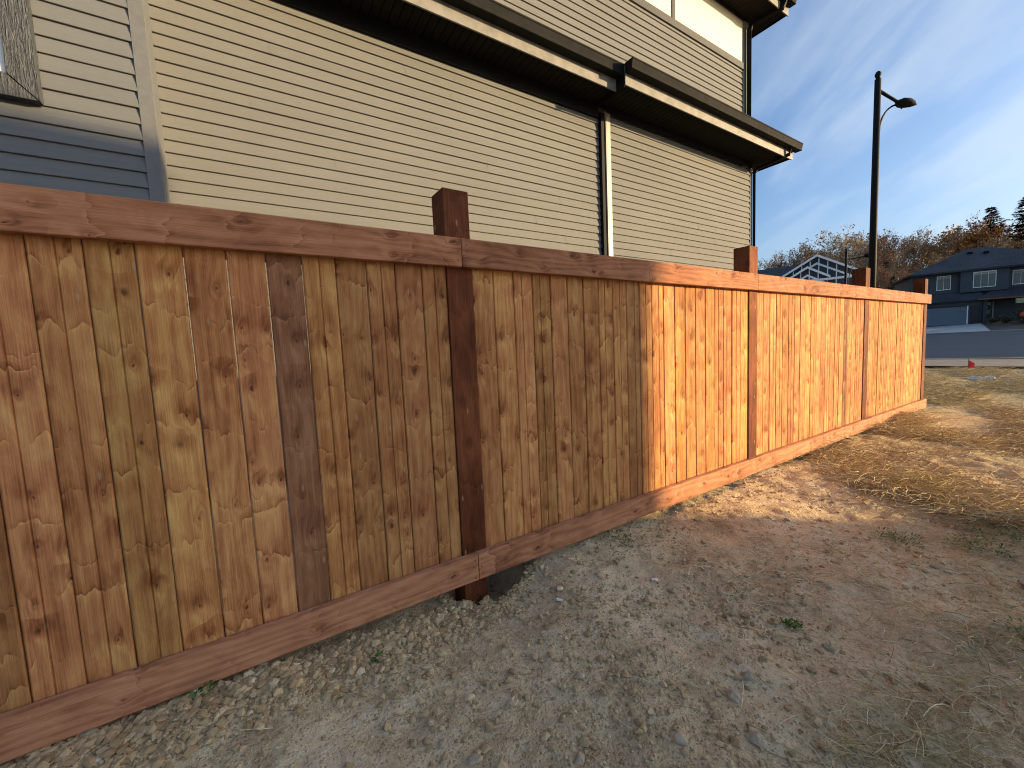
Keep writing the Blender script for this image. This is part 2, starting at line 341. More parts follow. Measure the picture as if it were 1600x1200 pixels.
# ------------------------------------------------------------------ ground
def prof(x): return float(np.interp(x, [-400, 10, 22, 57, 68, 400], [.085, .085, .2, 1.03, 1.9, 6]))
HOLE = (1.02, 0.20, 0.24, 0.24)
def fbm(x, y, s, o, seed):
    t = 0; a = 1; 
    for i in range(o):
        t += a*noise.noise((x*s+seed, y*s-seed, seed*.37)); s *= 2.05; a *= 0.52
    return t
def zg(x, y):
    z = prof(x)
    near = 1-min(max((x-13)/4, 0), 1); near *= 1-min(max((abs(x-4)-25)/20, 0), 1)
    if near > 0 and y > -30 and y < 30:
        d = 0.030*fbm(x, y, 0.9, 3, 3.1)+0.013*fbm(x, y, 5.5, 4, 7.7)+0.011*max(0, fbm(x, y, 17.0, 2, 4.2))
        if y < -0.05: d -= 0.035*min(1, (-y-0.05)/1.0)
        # trampled ruts and clods out on the sunny side
        k = min(max((x-3.0)/2.5, 0), 1)
        d += k*0.024*fbm(x*0.8, y*1.3, 2.6, 3, 12.3)
        d += 0.02*math.exp(-((y+0.1)/0.12)**2)*(1 if x < 0.6 else 0.3)
        z += d*near
        dx, dy = (x-HOLE[0])/HOLE[2], (y-HOLE[1])/HOLE[3]; q = math.sqrt(dx*dx+dy*dy)*(1+0.30*noise.noise((x*9, y*9, 2))+0.16*noise.noise((x*27, y*27, 5)))
        if q < 1.25:
            t = min(max((1.12-q)/0.30, 0), 1); z -= 0.26*t*t*(3-2*t)
        ex = math.exp(-((x-0.92)/0.45)**2-((y+0.05)/0.25)**2); z -= 0.055*ex
    return z
def axis_pts(fine, step, lo, hi, extra):
    a = list(np.arange(fine[0], fine[1]+1e-6, step)); st = step; v = fine[1]
    while v < hi: st *= 1.16; v += st; a.append(v)
    st = step; v = fine[0]
    while v > lo: st *= 1.22; v -= st; a.append(v)
    return sorted(set(round(t, 4) for t in a) | set(extra))
xs = axis_pts((-1.2, 6.0), 0.026, -320, 600, [10, 22, 57, 68]); ys = axis_pts((-2.0, 0.55), 0.024, -420, 500, [])
gv = [(x, y, zg(x, y)) for y in ys for x in xs]; nx = len(xs)
gf = [(j*nx+i, j*nx+i+1, (j+1)*nx+i+1, (j+1)*nx+i) for j in range(len(ys)-1) for i in range(nx-1)]
gm = mesh('ground', gv, gf, M_dirt, True)
ca_ = gm.color_attributes.new('mask', 'FLOAT_COLOR', 'POINT')
def thatch(x, y):
    t = min(max((x-2.6-0.2*y)/2.4, 0), 1)*min(max((24-x)/4, 0), 1)
    return t*min(max(0.62+1.1*noise.noise((x*0.7, y*0.9, 5.0)), 0), 1)
mk = []
for (x, y, z) in gv:
    dust = math.exp(-((x-1.05)/0.30)**2-((y-0.05)/0.30)**2) if abs(x) < 5 and abs(y) < 4 else 0
    dust = max(dust, 0.8*math.exp(-((x-3.95)/0.16)**2-((y-0.02)/0.12)**2) if abs(x-4) < 2 else 0)
    mk += [thatch(x, y) if x < 30 and abs(y) < 40 else (0.5 if x < 22 else 0.35), min(1, dust), 0, 1]
ca_.data.foreach_set('color', mk)
tag(place('ground', gm), kind='structure')

def sheet(name, quad, lift, mat, n=14):
    """quad of (x, y) draped on the terrain"""
    vs = []; fs = []
    a, b2, c, d = [Vector(q) for q in quad]
    for j in range(n+1):
        for i in range(n+1):
            p = (a*(1-i/n)+b2*(i/n))*(1-j/n)+(d*(1-i/n)+c*(i/n))*(j/n)
            vs.append((p.x, p.y, prof(p.x)+lift))
    for j in range(n):
        for i in range(n): fs.append((j*(n+1)+i, j*(n+1)+i+1, (j+1)*(n+1)+i+1, (j+1)*(n+1)+i))
    return tag(place(name, mesh(name, vs, fs, mat)), kind='structure')
sheet('road', [(22.0, -160), (57.0, -160), (57.0, 16), (22.0, 16)], 0.02, M_asphalt)
sheet('sidewalk', [(18.0, -160), (21.55, -160), (21.55, 60), (18.0, 60)], 0.07, M_walk)
kb = MB(); kb.box(21.55, 21.98, -160, 60, 0.0, 0.29); tag(kb.put('kerb', M_walk), kind='structure')
tag(MB().box(56.95, 57.3, -160, 6.0, 0.7, 1.13).put('far_kerb', M_conc), kind='structure')
sheet('driveway', [(57.05, 5.95), (67.8, 8.15), (65.1, 14.2), (57.05, 15.4)], 0.045, M_conc)
sheet('garden_bed', [(57.32, -9.0), (70.5, -2.0), (67.75, 8.1), (57.32, 5.9)], 0.05, M_mulch)
pad = MB(); pad.prism([(13.9, -0.62), (15.3, 0.10), (17.4, 0.06), (17.4, -3.0), (14.3, -2.8)], 'z', 0.05, 0.165)
tag(pad.put('concrete_pad', M_pad), kind='structure')

# ------------------------------------------------------------------ the wooden fence
fence = tag(empty('wooden_fence', (0, 0, 0)), 'long stained wooden privacy fence, half in shade and half in orange sunlight', 'fence')
ZT, ZB, RH = 1.896, 0.128, 0.14
PX = [-1.93, 0.904, 3.739, 6.425, 8.86]
def board_mesh(w, groove, h):
    hw = w/2; e = 0.0045; t = 0.019
    p = [(-hw, e), (-hw+e, 0)]
    if groove is not None: p += [(groove-0.004, 0), (groove, 0.006), (groove+0.004, 0)]
    p += [(hw-e, 0), (hw, e), (hw, t), (-hw, t)]
    return MB().prism(p, 'z', -h/2, h/2).mesh('fence_board', [M_board], False)
BH = (ZT-0.012)-(ZB+0.02); BZ = ((ZT-0.012)+(ZB+0.02))/2
pitch_of = lambda i: (PX[i+1]-PX[i]-0.14)/21 if i < 4 else 0
bmesh_cache = {}
rb = random.Random(5)
for i in range(len(PX)-1):
    a, b2 = PX[i]+0.070, PX[i+1]-0.070
    n = 21 if i < 3 else 19
    pt = (b2-a)/n
    for k in range(n):
        kind = rb.choice([None, None, None, 0.0, 0.012, -0.010, None])
        key = (i, kind)
        if key not in bmesh_cache: bmesh_cache[key] = board_mesh(pt-0.0034, kind, BH)
        o = place('fence_board', bmesh_cache[key], fence, (a+pt*(k+0.5)+rb.uniform(-0.0009, 0.0009), 0.047+rb.uniform(-0.002, 0.002), BZ+rb.uniform(-.004, .004)),
                  (rb.uniform(-.0012, .0012), rb.uniform(-.0006, .0006), rb.uniform(-.012, .012)))
        if (i == 0 and k == 15) or (i == 2 and k == 16):
            o.material_slots[0].link = 'OBJECT'; o.material_slots[0].material = M_umber
            o['label'] = 'purple-brown board darker than its neighbours'
post_me = MB().box(-0.07, 0.07, -0.07, 0.07, -0.45, 2.14).mesh('fence_post', M_post, False, 0.005)
for x in PX:
    place('fence_post', post_me, fence, (x, 0.038+0.07, 0), (0, 0, rb.uniform(-.01, .01)))
nail_me = MB().tube([(0, 0.002, 0), (0, -0.0012, 0)], 0.0042, 8).mesh('nail', M_nail)
def rails(zlo, name, ybase, xs_, back=False, mat=M_rail):
    for i in range(len(xs_)-1):
        a, b2 = xs_[i]+0.0015, xs_[i+1]-0.0015
        me = MB().box(-(b2-a)/2, (b2-a)/2, -0.019, 0.019, -RH/2, RH/2).mesh(name, mat, False, 0.004)
        o = place(name, me, fence, ((a+b2)/2, ybase+0.019, zlo+RH/2), (0, 0, 0))
        if back: continue
        for ex in (a+0.022, b2-0.022):
            for dz in (-0.045, 0.0, 0.045):
                place('nail', nail_me, o, (ex-(a+b2)/2+rb.uniform(-.006, .006), -0.019, dz+rb.uniform(-.008, .008)))
TX = [-2.6, 0.904, 3.739, 8.967]; BX = [-2.6, 0.904, 3.739, 6.43, 8.93]
rails(ZT-RH, 'top_rail', 0.0, TX); rails(ZB, 'bottom_rail', 0.0, BX, False, M_rail2)
rails(ZT-RH, 'rear_top_rail', 0.182, TX, True); rails(ZB, 'rear_bottom_rail', 0.182, BX, True)

# ------------------------------------------------------------------ the tan house behind the fence
HO = (4.0, 6.0, 0.0)
house = tag(empty('house', HO), 'two storey house with tan lap siding and black eaves right behind the fence', 'house')
def hbox(name, mat, parent, x0, x1, y0, y1, z0, z1, bevel=0.0):
    o = HO if parent is house else tuple(HO[i]+parent.location[i] for i in range(3))
    return box(name, mat, parent, x0, x1, y0, y1, z0, z1, bevel, o)
def course_mesh(length, e, lip=0.017):
    """one siding course: nearly flat face with a slight belly, rolled lower lip"""
    p = [(0.0, 0.0), (-lip, 0.0), (-lip-0.0016, 0.0035), (-lip-0.001, 0.010), (-lip*0.72-0.002, e*0.45), (-lip*0.30, e*0.82), (-0.0005, e+0.004), (0.0, e+0.004)]
    return MB().prism(p, 'x', -length/2, length/2).mesh('siding_board', M_tan)
def sided_wall(name, x0, x1, y, yb, z0, z1, e, mat, zstart):
    w = hbox(name, mat, house, x0, x1, y, yb, z0, z1)
    me = course_mesh(1.0, e); me.materials[0] = mat
    z = zstart; rw = random.Random(int(x0*100)+7)
    while z < z1-0.01:
        zt = min(z+e+0.004, z1)
        cuts = [x0+0.002, x1-0.002]
        if rw.random() < 0.55 and x1-x0 > 2: cuts.insert(1, rw.uniform(x0+0.6, x1-0.6))
        for k in range(len(cuts)-1):
            xa, xb = cuts[k]-(0.025 if k else 0), cuts[k+1]
            o = place('siding_board', me, w, ((xa+xb)/2-(HO[0]+w.location[0]), y-0.0006-0.0016*k-(HO[1]+w.location[1]), z+rw.uniform(-.0009, .0009)-(HO[2]+w.location[2])), (0, rw.uniform(-.0004, .0004), 0))
            o.scale = (xb-xa, 1, min(1, (zt-z)/(e+0.004)) if zt < z+e else 1)
        z += e
    return w
E4 = 0.1016
sided_wall('main_wall', -0.56, 4.395, 2.52, 8.9, 0.25, 4.60, E4, M_tan, 2.655-E4*22)
sided_wall('projecting_wall', 4.487, 8.42, 2.46, 8.8, 0.25, 4.60, E4, M_tan, 2.665-E4*22)
sided_wall('grey_wall', -7.0, -0.50, 2.22, 8.7, 0.25, 4.62, 0.1135, M_grey, 2.655-0.1135*19)
sided_wall('upper_wall', -6.9, 8.22, 2.52, 8.6, 4.66, 6.42, E4, M_tan, 4.72)
# corner trims
hbox('corner_trim', M_grey_trim, house, -0.565, -0.478, 2.1985, 2.212, 0.25, 4.62, 0.002)
hbox('corner_trim', M_grey_trim, house, -0.494, -0.4785, 2.213, 2.52, 0.25, 4.62, 0.002)
hbox('corner_trim', M_beige_trim, house, 4.487, 4.562, 2.436, 2.452, 0.25, 4.66, 0.002)
hbox('corner_trim', M_beige_trim, house, 4.471, 4.486, 2.437, 2.51, 0.25, 4.66, 0.002)
hbox('corner_trim', M_beige_trim, house, 8.372, 8.440, 2.436, 2.452, 0.25, 4.66, 0.002)
hbox('corner_trim', M_beige_trim, house, 8.426, 8.441, 2.453, 2.55, 0.25, 4.66, 0.002)
hbox('corner_trim', M_beige_trim, house, 8.235, 8.40, 2.506, 2.56, 4.66, 7.29, 0.002)
# upper storey band and cream panels
hbox('band_board', M_band, house, -6.9, 8.24, 2.485, 2.5185, 6.40, 6.515, 0.003)
for xa, xb in ((1.9, 4.0), (4.08, 6.085), (6.165, 8.2)):
    hbox('cream_panel', M_cream, house, xa, xb, 2.507, 2.56, 6.515, 7.29)
for xa in (4.0, 6.085):
    hbox('batten', M_band, house, xa, xa+0.08, 2.492, 2.55, 6.515, 7.29, 0.003)
# eaves
def eave(x0, x1, yf, yw, zs, yback, wrap, zf=0.13, planks=(None, None), gx1=None):
    core = hbox('soffit', M_soffit, house, x0, x1, yf+0.02, yback, zs+0.02, zs+0.10)
    pa, pb = planks
    pm = MB().prism([(-0.041, 0.012), (-0.041, 0.003), (-0.036, 0.0), (0.036, 0.0), (0.041, 0.003), (0.041, 0.012)], 'y', -(yw-yf-0.02)/2, (yw-yf-0.02)/2).mesh('soffit_plank', M_soffit)
    x = pa
    while x < pb-0.04:
        place('soffit_plank', pm, core, (x+0.045-(HO[0]+core.location.x), (yf+0.02+yw)/2-(HO[1]+core.location.y), zs-(HO[2]+core.location.z)))
        x += 0.09
    hbox('fascia', M_fascia, house, x0, x1, yf, yf+0.018, zs-0.035, zs+0.20, 0.002)
    if wrap: hbox('side_fascia', M_black, house, x1-0.018, x1, yf+0.019, yback, zs-0.012, zs+0.20, 0.002)
    g = (gx1 or x1)
    # K-style gutter trough
    yo = yf-0.004; zt = zs+0.225; zb_ = zs+0.105
    pr = [(yo, zt), (yo, zb_), (yo-0.108, zb_), (yo-0.112, zb_+0.004), (yo-0.114, zb_+0.035), (yo-0.128, zt-0.02), (yo-0.134, zt-0.018), (yo-0.134, zt), (yo-0.115, zt), (yo-0.104, zb_+0.04), (yo-0.102, zb_+0.008), (yo-0.006, zb_+0.008), (yo-0.006, zt)]
    gm_ = MB().prism([(p-HO[1], q-HO[2]) for p, q in pr], 'x', x0-HO[0]-0.004, g-HO[0])
    go = gm_.put('gutter', M_gutter, house)
    for xe in (x0-0.006, g):
        MB().prism([(p-HO[1], q-HO[2]) for p, q in pr[:6]+[(yo-0.134, zt)]], 'x', xe-HO[0], xe+0.004-HO[0]).put('end_cap', M_black, go)
    # roof skirt
    rs = [(yf-0.05, zs+0.201), (yback, zs+0.201+0.10*(yback-yf)), (yback, zs+0.221+0.10*(yback-yf)), (yf-0.05, zs+0.221)]
    MB().prism([(p-HO[1], q-HO[2]) for p, q in rs], 'x', x0+0.002-HO[0], x1-HO[0]-0.002).put('roof_skirt', M_shingle, house)
eave(-7.2, 4.30, 2.07, 2.52, 4.70, 2.60, False, planks=(0.6, 4.28))
eave(4.306, 8.86, 1.92, 2.46, 4.702, 8.0, True, planks=(4.31, 8.82), gx1=8.95)
hbox('frieze', M_black, house, -0.45, 4.37, 2.470, 2.4985, 4.545, 4.70, 0.002)
hbox('frieze', M_black, house, 4.47, 8.42, 2.412, 2.4345, 4.625, 4.70, 0.002)
hbox('eave_end_panel', M_black, house, 4.300, 4.3055, 1.93, 2.36, 4.64, 4.92)
eave(1.0, 8.86, 2.02, 2.50, 7.30, 8.9, True, planks=(6.0, 8.80), gx1=8.88)
hbox('frieze', M_black, house, 1.0, 8.22, 2.476, 2.4905, 7.245, 7.30, 0.002)
rf = [(1.9-HO[1], 7.50), (9.1-HO[1], 7.50), (5.5-HO[1], 9.4)]
MB().prism(rf, 'x', -7.2-HO[0], 8.9-HO[0]).put('roof', M_shingle, house)
# downspouts
def pipe(pts, w=0.036, name='downspout'):
    mb = MB(); mb.tube([(p[0]-HO[0], p[1]-HO[1], p[2]-HO[2]) for p in pts], w, 4); return mb.put(name, M_black, house)
hbox('downspout', M_black, house, 4.398, 4.466, 2.455, 2.53, 0.3, 4.62, 0.004)
pipe([(8.62, 1.86, 4.82), (8.62, 1.87, 4.70), (8.46, 2.36, 4.60), (8.455, 2.41, 4.52), (8.455, 2.41, 0.3)], 0.034)
pipe([(8.60, 1.97, 7.40), (8.58, 1.99, 7.30), (8.36, 2.42, 7.20), (8.325, 2.45, 7.10), (8.325, 2.45, 4.93)], 0.056)
# window in the grey wall
win = empty('window'); win.parent = house; win.location = (-1.9-HO[0], 2.2-HO[1], 3.7-HO[2])
def wbox(name, mat, *b): return box(name, mat, win, *b, o=(-1.9, 2.2, 3.7), bevel=0.003)
M_trimgrain, Tg, Bg = new_mat('embossed_grey_trim')
og = Tg.n('ShaderNodeTexCoord').outputs['Object']
gr = Tg.noise(Tg.scale(og, 60, 60, 7), 1.0, 3, 0.6, 1.6)
finish(M_trimgrain, Tg, Bg, Tg.ramp(gr, [(0.35, (0.03, 0.036, 0.044)), (0.65, (0.075, 0.085, 0.097))]), 0.5, gr, 1.0, 0.02, spec=0.3)
def tri_trim(name, pts):
    mb = MB(); mb.prism([(p+1.9, q-3.7) for p, q in pts], 'y', -0.062, 0.0); return mb.put(name, M_trimgrain, win, bevel=0.003)
tri_trim('side_trim', [(-1.052, 3.098), (-1.052, 4.42), (-1.19, 4.28), (-1.19, 3.243)])
tri_trim('sill_trim', [(-2.75, 3.10), (-1.060, 3.10), (-1.196, 3.240), (-2.61, 3.240)])
tri_trim('head_trim', [(-2.75, 4.42), (-1.060, 4.42), (-1.196, 4.284), (-2.61, 4.284)])
tri_trim('side_trim', [(-2.758, 3.10), (-2.758, 4.42), (-2.618, 4.28), (-2.618, 3.243)])
wbox('frame', M_white, -1.24, -1.192, 2.16, 2.21, 3.245, 4.28)
wbox('frame', M_white, -2.61, -1.241, 2.16, 2.21, 3.245, 3.295)
wbox('frame', M_white, -2.61, -1.241, 2.16, 2.21, 4.23, 4.28)
wbox('frame', M_white, -2.61, -2.56, 2.16, 2.21, 3.296, 4.229)
wbox('pane', M_glass, -2.56, -1.24, 2.185, 2.195, 3.295, 4.23)

# ------------------------------------------------------------------ the house behind the camera that shades the near fence
NB = empty('pale_house', (10.0, -17.6, 0)); tag(NB, 'pale two storey house across the side yard, behind the viewer', 'house')
def nbox(name, mat, *b): return box(name, mat, NB, *b, o=(10.0, -17.6, 0))
EH = 7.15
nbox('wall', M_beige_trim, 9.6, 16.19, -17.6, -11.55, 0, EH-0.15)
rv = [(9.4, -17.7, EH-.15), (16.21, -17.7, EH-.15), (16.21, -11.53, EH-.15), (9.4, -11.53, EH-.15), (9.4, -17.7, EH), (16.21, -17.7, EH), (16.21, -11.53, EH), (9.4, -11.53, EH), (12.3, -14.6, EH+1.3), (13.3, -14.6, EH+1.3)]
mb = MB().add([(a-10, b2+17.6, c) for a, b2, c in rv], [(0, 3, 2, 1), (0, 1, 5, 4), (1, 2, 6, 5), (2, 3, 7, 6), (3, 0, 4, 7), (4, 5, 9, 8), (5, 6, 9), (6, 7, 8, 9), (7, 4, 8)])
mb.put('roof', M_shingle, NB)
for wx in (10.5, 13.5):
    for wz in (1.0, 3.9):
        f_ = nbox('window', M_white, wx, wx+1.4, -11.58, -11.48, wz, wz+1.3)
        place('pane', MB().box(-0.62, 0.62, 0.041, 0.046, -0.57, 0.57).mesh('pane', M_glass), f_)

# ------------------------------------------------------------------ unseen townhouse block added off to the right to shade the road
TH = empty('added_shade_block', (76.0, -26.0, 0.5)); tag(TH, 'unseen grey block added beyond the right edge to shade the street', 'house')
box('wall', M_grey, TH, -13, 19, -8, 9, -0.5, 9.0)
MB().prism([(-8.4, 9.0), (9.4, 9.0), (0.5, 13.0)], 'x', -13.3, 19.3).put('roof', M_shingle, TH)
for k in range(7):
    for z in (1.2, 4.2, 7.0):
        f_ = box('window', M_white, TH, -11+k*4.1, -9.2+k*4.1, 8.98, 9.08, z, z+1.3)
        place('pane', MB().box(-0.8, 0.8, 0.051, 0.056, -0.57, 0.57).mesh('pane', M_glass), f_)

# ------------------------------------------------------------------ the dark house across the street
FH = empty('blue_black_house', (67.37, 9.11, 1.91), R(-66)); tag(FH, 'blue-black two storey house with hip roof and steel-blue garage door across the street', 'house')
def fb(name, mat, x0, x1, y0, y1, z0, z1, parent=None, bevel=0.0):
    if parent is None: return box(name, mat, FH, x0, x1, y0, y1, z0, z1, bevel)
    return box(name, mat, parent, x0, x1, y0, y1, z0, z1, bevel, tuple(parent.location))
fb('ground_floor_wall', M_dkblue, -4.45, 1.05, 0.15, 9, -1.6, 2.75)
fb('ground_floor_wall', M_dkblue, 1.06, 8.5, 1.9, 9, -1.6, 2.75)
fb('upper_wall', M_dkblue, -4.45, 8.5, 0.9, 9.01, 2.76, 5.9)
fb('bay_wall', M_dkblue, -0.58, 3.04, 0.35, 0.89, 3.55, 5.88)
def hip(name, x0, x1, y0, y1, z, h, ridge, th=0.18, parent=FH):
    xm0, xm1 = ridge; ym = (y0+y1)/2
    v = [(x0, y0, z), (x1, y0, z), (x1, y1, z), (x0, y1, z), (x0, y0, z+th), (x1, y0, z+th), (x1, y1, z+th), (x0, y1, z+th), (xm0, ym, z+h), (xm1, ym, z+h)]
    f = [(0, 3, 2, 1), (0, 1, 5, 4), (1, 2, 6, 5), (2, 3, 7, 6), (3, 0, 4, 7), (4, 5, 9, 8), (5, 6, 9), (6, 7, 8, 9), (7, 4, 8)]
    return MB().add(v, f).put(name, M_shingle, parent)
rf_ = hip('roof', -4.95, 9.2, 0.0, 9.6, 5.85, 3.0, (0.9, 2.6))
fb('roof_vent', M_black, 0.7, 1.1, 3.5, 3.9, 7.9, 8.35, rf_); fb('roof_vent', M_black, 1.9, 2.3, 3.2, 3.6, 7.8, 8.2, rf_)
# skirt roof above the garage and porch gable
MB().add([(-4.8, -0.45, 2.55), (1.1, -0.45, 2.55), (1.1, -0.45, 2.72), (-4.8, -0.45, 2.72), (-4.8, 0.95, 3.75), (1.1, 0.95, 3.75), (-4.8, 0.95, 2.55), (1.1, 0.95, 2.55)],
         [(0, 1, 2, 3), (3, 2, 5, 4), (0, 3, 4, 6), (1, 7, 5, 2), (0, 6, 7, 1), (6, 4, 5, 7)]).put('skirt_roof', M_shingle, FH)
MB().add([(0.5, -0.6, 2.53), (7.5, -0.6, 2.53), (7.5, -0.6, 2.70), (0.5, -0.6, 2.70), (2.3, 0.95, 3.85), (6.2, 0.95, 3.85), (0.5, 1.8, 2.53), (7.5, 1.8, 2.53)],
         [(0, 1, 2, 3), (3, 2, 5, 4), (0, 3, 4, 6), (1, 7, 5, 2), (0, 6, 7, 1), (6, 4, 5, 7)]).put('porch_roof', M_shingle, FH)
fb('porch_beam', M_rail, 0.55, 7.45, -0.63, -0.605, 2.55, 2.67)
gd = fb('garage_door', M_garage, -3.75, -0.05, 0.08, 0.149, -0.02, 1.97)
for k in range(4): fb('door_panel', M_garage, -3.74, -0.06, 0.062, 0.079, 0.0+k*0.49, 0.475+k*0.49, gd, 0.006)
for xa in (-3.2, -0.62):
    fb('door_light', M_glass, xa, xa+0.42, 0.052, 0.061, 1.58, 1.78, gd)
fb('door_trim', M_white, -0.045, 0.05, 0.05, 0.149, -0.02, 2.05); fb('door_trim', M_white, -3.85, -3.755, 0.05, 0.149, -0.02, 2.05)
fb('door_trim', M_navy, -3.85, 0.05, 0.05, 0.149, 2.051, 2.15)
fb('side_entry', M_dkdoor, 0.24, 0.98, 0.10, 0.149, -0.15, 2.0)
def fwin(x0, x1, z0, z1, y, n):
    fr = fb('window', M_white, x0, x1, y-0.06, y-0.003, z0, z1)
    w_ = (x1-x0-0.08)/n
    for k in range(n):
        fb('pane', M_glass, x0+0.06+k*w_, x0+0.02+(k+1)*w_, y-0.072, y-0.061, z0+0.08, z1-0.08, fr)
        fb('blind', M_pad, x0+0.07+k*w_, x0+0.01+(k+1)*w_, y-0.076, y-0.073, z1-0.34, z1-0.10, fr)
fwin(-2.36, -1.21, 4.02, 5.63, 0.9, 2); fwin(0.38, 2.09, 3.95, 5.69, 0.35, 3); fwin(3.42, 4.6, 4.0, 5.54, 0.9, 2)
dr = fb('front_door', M_dkdoor, 1.55, 2.35, 1.82, 1.899, 0.55, 2.45)
fb('door_glass', M_glass, 1.68, 2.22, 1.80, 1.819, 1.05, 2.33, dr); fb('door_frame', M_conc, 1.44, 1.54, 1.80, 1.899, 0.5, 2.5); fb('door_frame', M_conc, 2.36, 2.46, 1.80, 1.899, 0.5, 2.5)
wr = MB(); wr.tube([(0.2*math.cos(t), 0, 0.2*math.sin(t)) for t in [k*math.pi/8 for k in range(17)]], 0.06, 6); wr.put('wreath', M_needle, FH, (1.95, 1.76, 1.75))
fb('porch_column', M_navy, 1.10, 1.38, -0.2, 0.1, -0.15, 2.5); fb('porch_column', M_navy, 6.6, 6.9, -0.2, 0.1, -0.3, 2.5)
fb('step', M_walk, 1.0, 2.55, 0.12, 0.9, -0.5, 0.15); fb('step', M_walk, 1.08, 2.7, 0.5, 1.9, 0.151, 0.5)
ln = fb('porch_lantern', M_black, 3.30, 3.95, -0.59, -0.35, 2.46, 2.525); fb('lantern_glass', M_sign, 3.34, 3.90, -0.60, -0.38, 1.95, 2.455, ln)

# ------------------------------------------------------------------ the gabled house farther left
GH = empty('gabled_house', (59.8, 20.7, 0.9), R(-69.6)); tag(GH, 'charcoal house with white gable timbers beyond the fence', 'house')
def gb(name, mat, x0, x1, y0, y1, z0, z1): return box(name, mat, GH, x0, x1, y0, y1, z0, z1)
zp = 10.38
gb('wall', M_navy, -8.5, 5.0, 0.6, 12, -0.6, 6.9)
MB().add([(-9.6, 0.0, 6.7), (5.4, 0.0, 6.7), (5.4, 12.6, 6.7), (-9.6, 12.6, 6.7), (-9.2, 6.0, 10.46), (2.3, 6.0, 10.25)], [(0, 3, 2, 1), (0, 1, 5, 4), (1, 2, 5), (2, 3, 4, 5), (3, 0, 4)]).put('main_roof', M_shingle, GH)
def gable(x, z, hw, sl, y0, y1, nm):
    d = hw*sl
    MB().prism([(x-hw, z-d), (x, z), (x+hw, z-d), (x+hw, z-d-0.2), (x, z-0.2), (x-hw, z-d-0.2)], 'y', y0, y1).put(nm+'_roof', M_shingle, GH)
    MB().prism([(x-hw+0.35, z-d-0.0), (x, z-0.21), (x+hw-0.35, z-d-0.0), (x+hw-0.35, z-d-3), (x-hw+0.35, z-d-3)], 'y', y0+0.35, y0+0.6).put(nm+'_wall', M_navy, GH)
    for s_ in (-1, 1):
        MB().prism([(x, z-0.02), (x+s_*hw, z-d-0.02), (x+s_*hw, z-d-0.30), (x, z-0.30)], 'y', y0-0.06, y0-0.004).put('rake_board', M_white, GH)
        MB().prism([(x, z-0.95), (x+s_*(hw-0.5), z-d-0.62), (x+s_*(hw-0.5), z-d-0.86), (x, z-1.20)], 'y', y0+0.24, y0+0.345).put('rafter', M_white, GH)
    k = -int(hw/0.85)
    while k <= int(hw/0.85):
        xx = k*0.85+0.2
        zt = z-abs(xx)*sl-0.3
        if abs(xx) < hw-0.9:
            gb('stud', M_white, x+xx-0.055, x+xx+0.055, y0+0.29, y0+0.345, z-d-1.0, zt)
        k += 1
gable(0, zp, 4.6, 0.60, -1.2, 6, 'front_gable')
gable(-0.9, zp-1.54, 2.2, 0.62, -3.0, -1.0, 'porch_gable')
gb('porch_beam', M_white, -3.1, 3.8, -3.0, -2.8, 6.95, 7.2); gb('porch_post', M_white, 3.4, 3.75, -3.0, -2.7, -0.6, 6.94); gb('porch_post', M_white, -3.0, -2.7, -3.0, -2.7, -0.6, 6.94)

# ------------------------------------------------------------------ street lamps
def street_lamp(x, y, H, r, arm, az, label, rise=-0.56):
    z0 = prof(x)
    t = tag(empty('street_lamp', (x, y, z0)), label, 'street lamp')
    MB().tube([(0, 0, -0.2), (0, 0, H*0.5), (0, 0, H)], [r, r*0.86, r*0.72], 14).put('pole', M_black, t, smooth=True)
    MB().tube([(0, 0, 0.0), (0, 0, 0.5), (0, 0, 0.56)], [r*1.7, r*1.6, r*1.05], 14).put('base', M_black, t)
    MB().tube([(0, 0, H), (0, 0, H+0.05), (0, 0, H+0.07), (0, 0, H+0.12), (0, 0, H+0.17), (0, 0, H+0.19)], [r*0.5, r*0.5, r*0.7, r*0.75, r*0.45, 0.01], 12).put('finial', M_black, t, smooth=True)
    d = Vector((math.sin(az), math.cos(az), 0))
    a = Vector((0, 0, H-arm*0.42)); e = a+d*arm+Vector((0, 0, arm*rise))
    MB().tube([a, e], [r*0.42, r*0.36], 8).put('arm', M_black, t)
    br = [Vector((0, 0, H-arm*2.1))+d*r*0.8]
    for k in range(1, 9):
        q = k/8; br.append(Vector((0, 0, H-arm*2.1))+d*(r*0.8+arm*0.82*(1-math.cos(q*math.pi/2)))+Vector((0, 0, arm*(1.64+rise)*math.sin(q*math.pi/2))))
    br.append(e+d*0.06+Vector((0, 0, -0.12)))
    MB().tube(br, r*0.24, 6).put('brace', M_black, t)
    MB().tube([a+(e-a)*0.72, br[8]], r*0.3, 6).put('strut', M_black, t)
    hd = []
    for k, (f_, w_) in enumerate(((-0.10, 0.02), (-0.06, 0.10), (0.05, 0.155), (0.2, 0.165), (0.36, 0.11), (0.47, 0.03), (0.5, 0.004))): hd.append((f_, w_))
    sc_ = 0.86 if arm < 1 else 1.6
    mb = MB(); n = 12; vs = []; fs = []
    sd = Vector((d.y, -d.x, 0))
    for f_, w_ in hd:
        for k in range(n):
            th = 2*math.pi*k/n; hz = math.sin(th)
            vs.append(e+(d*f_+sd*(w_*math.cos(th))+Vector((0, 0, w_*hz*(0.85 if hz > 0 else 0.45)-f_*0.10)))*sc_)
    for i in range(len(hd)-1):
        for k in range(n): fs.append((i*n+k, i*n+(k+1) % n, (i+1)*n+(k+1) % n, (i+1)*n+k))
    mb.add(vs, fs).put('lamp_head', M_gutter, t, smooth=True)
    return t
street_lamp(13.35, 1.99, 7.38, 0.088, 0.58, R(120), 'tall black street lamp rising above the fence against the sky')
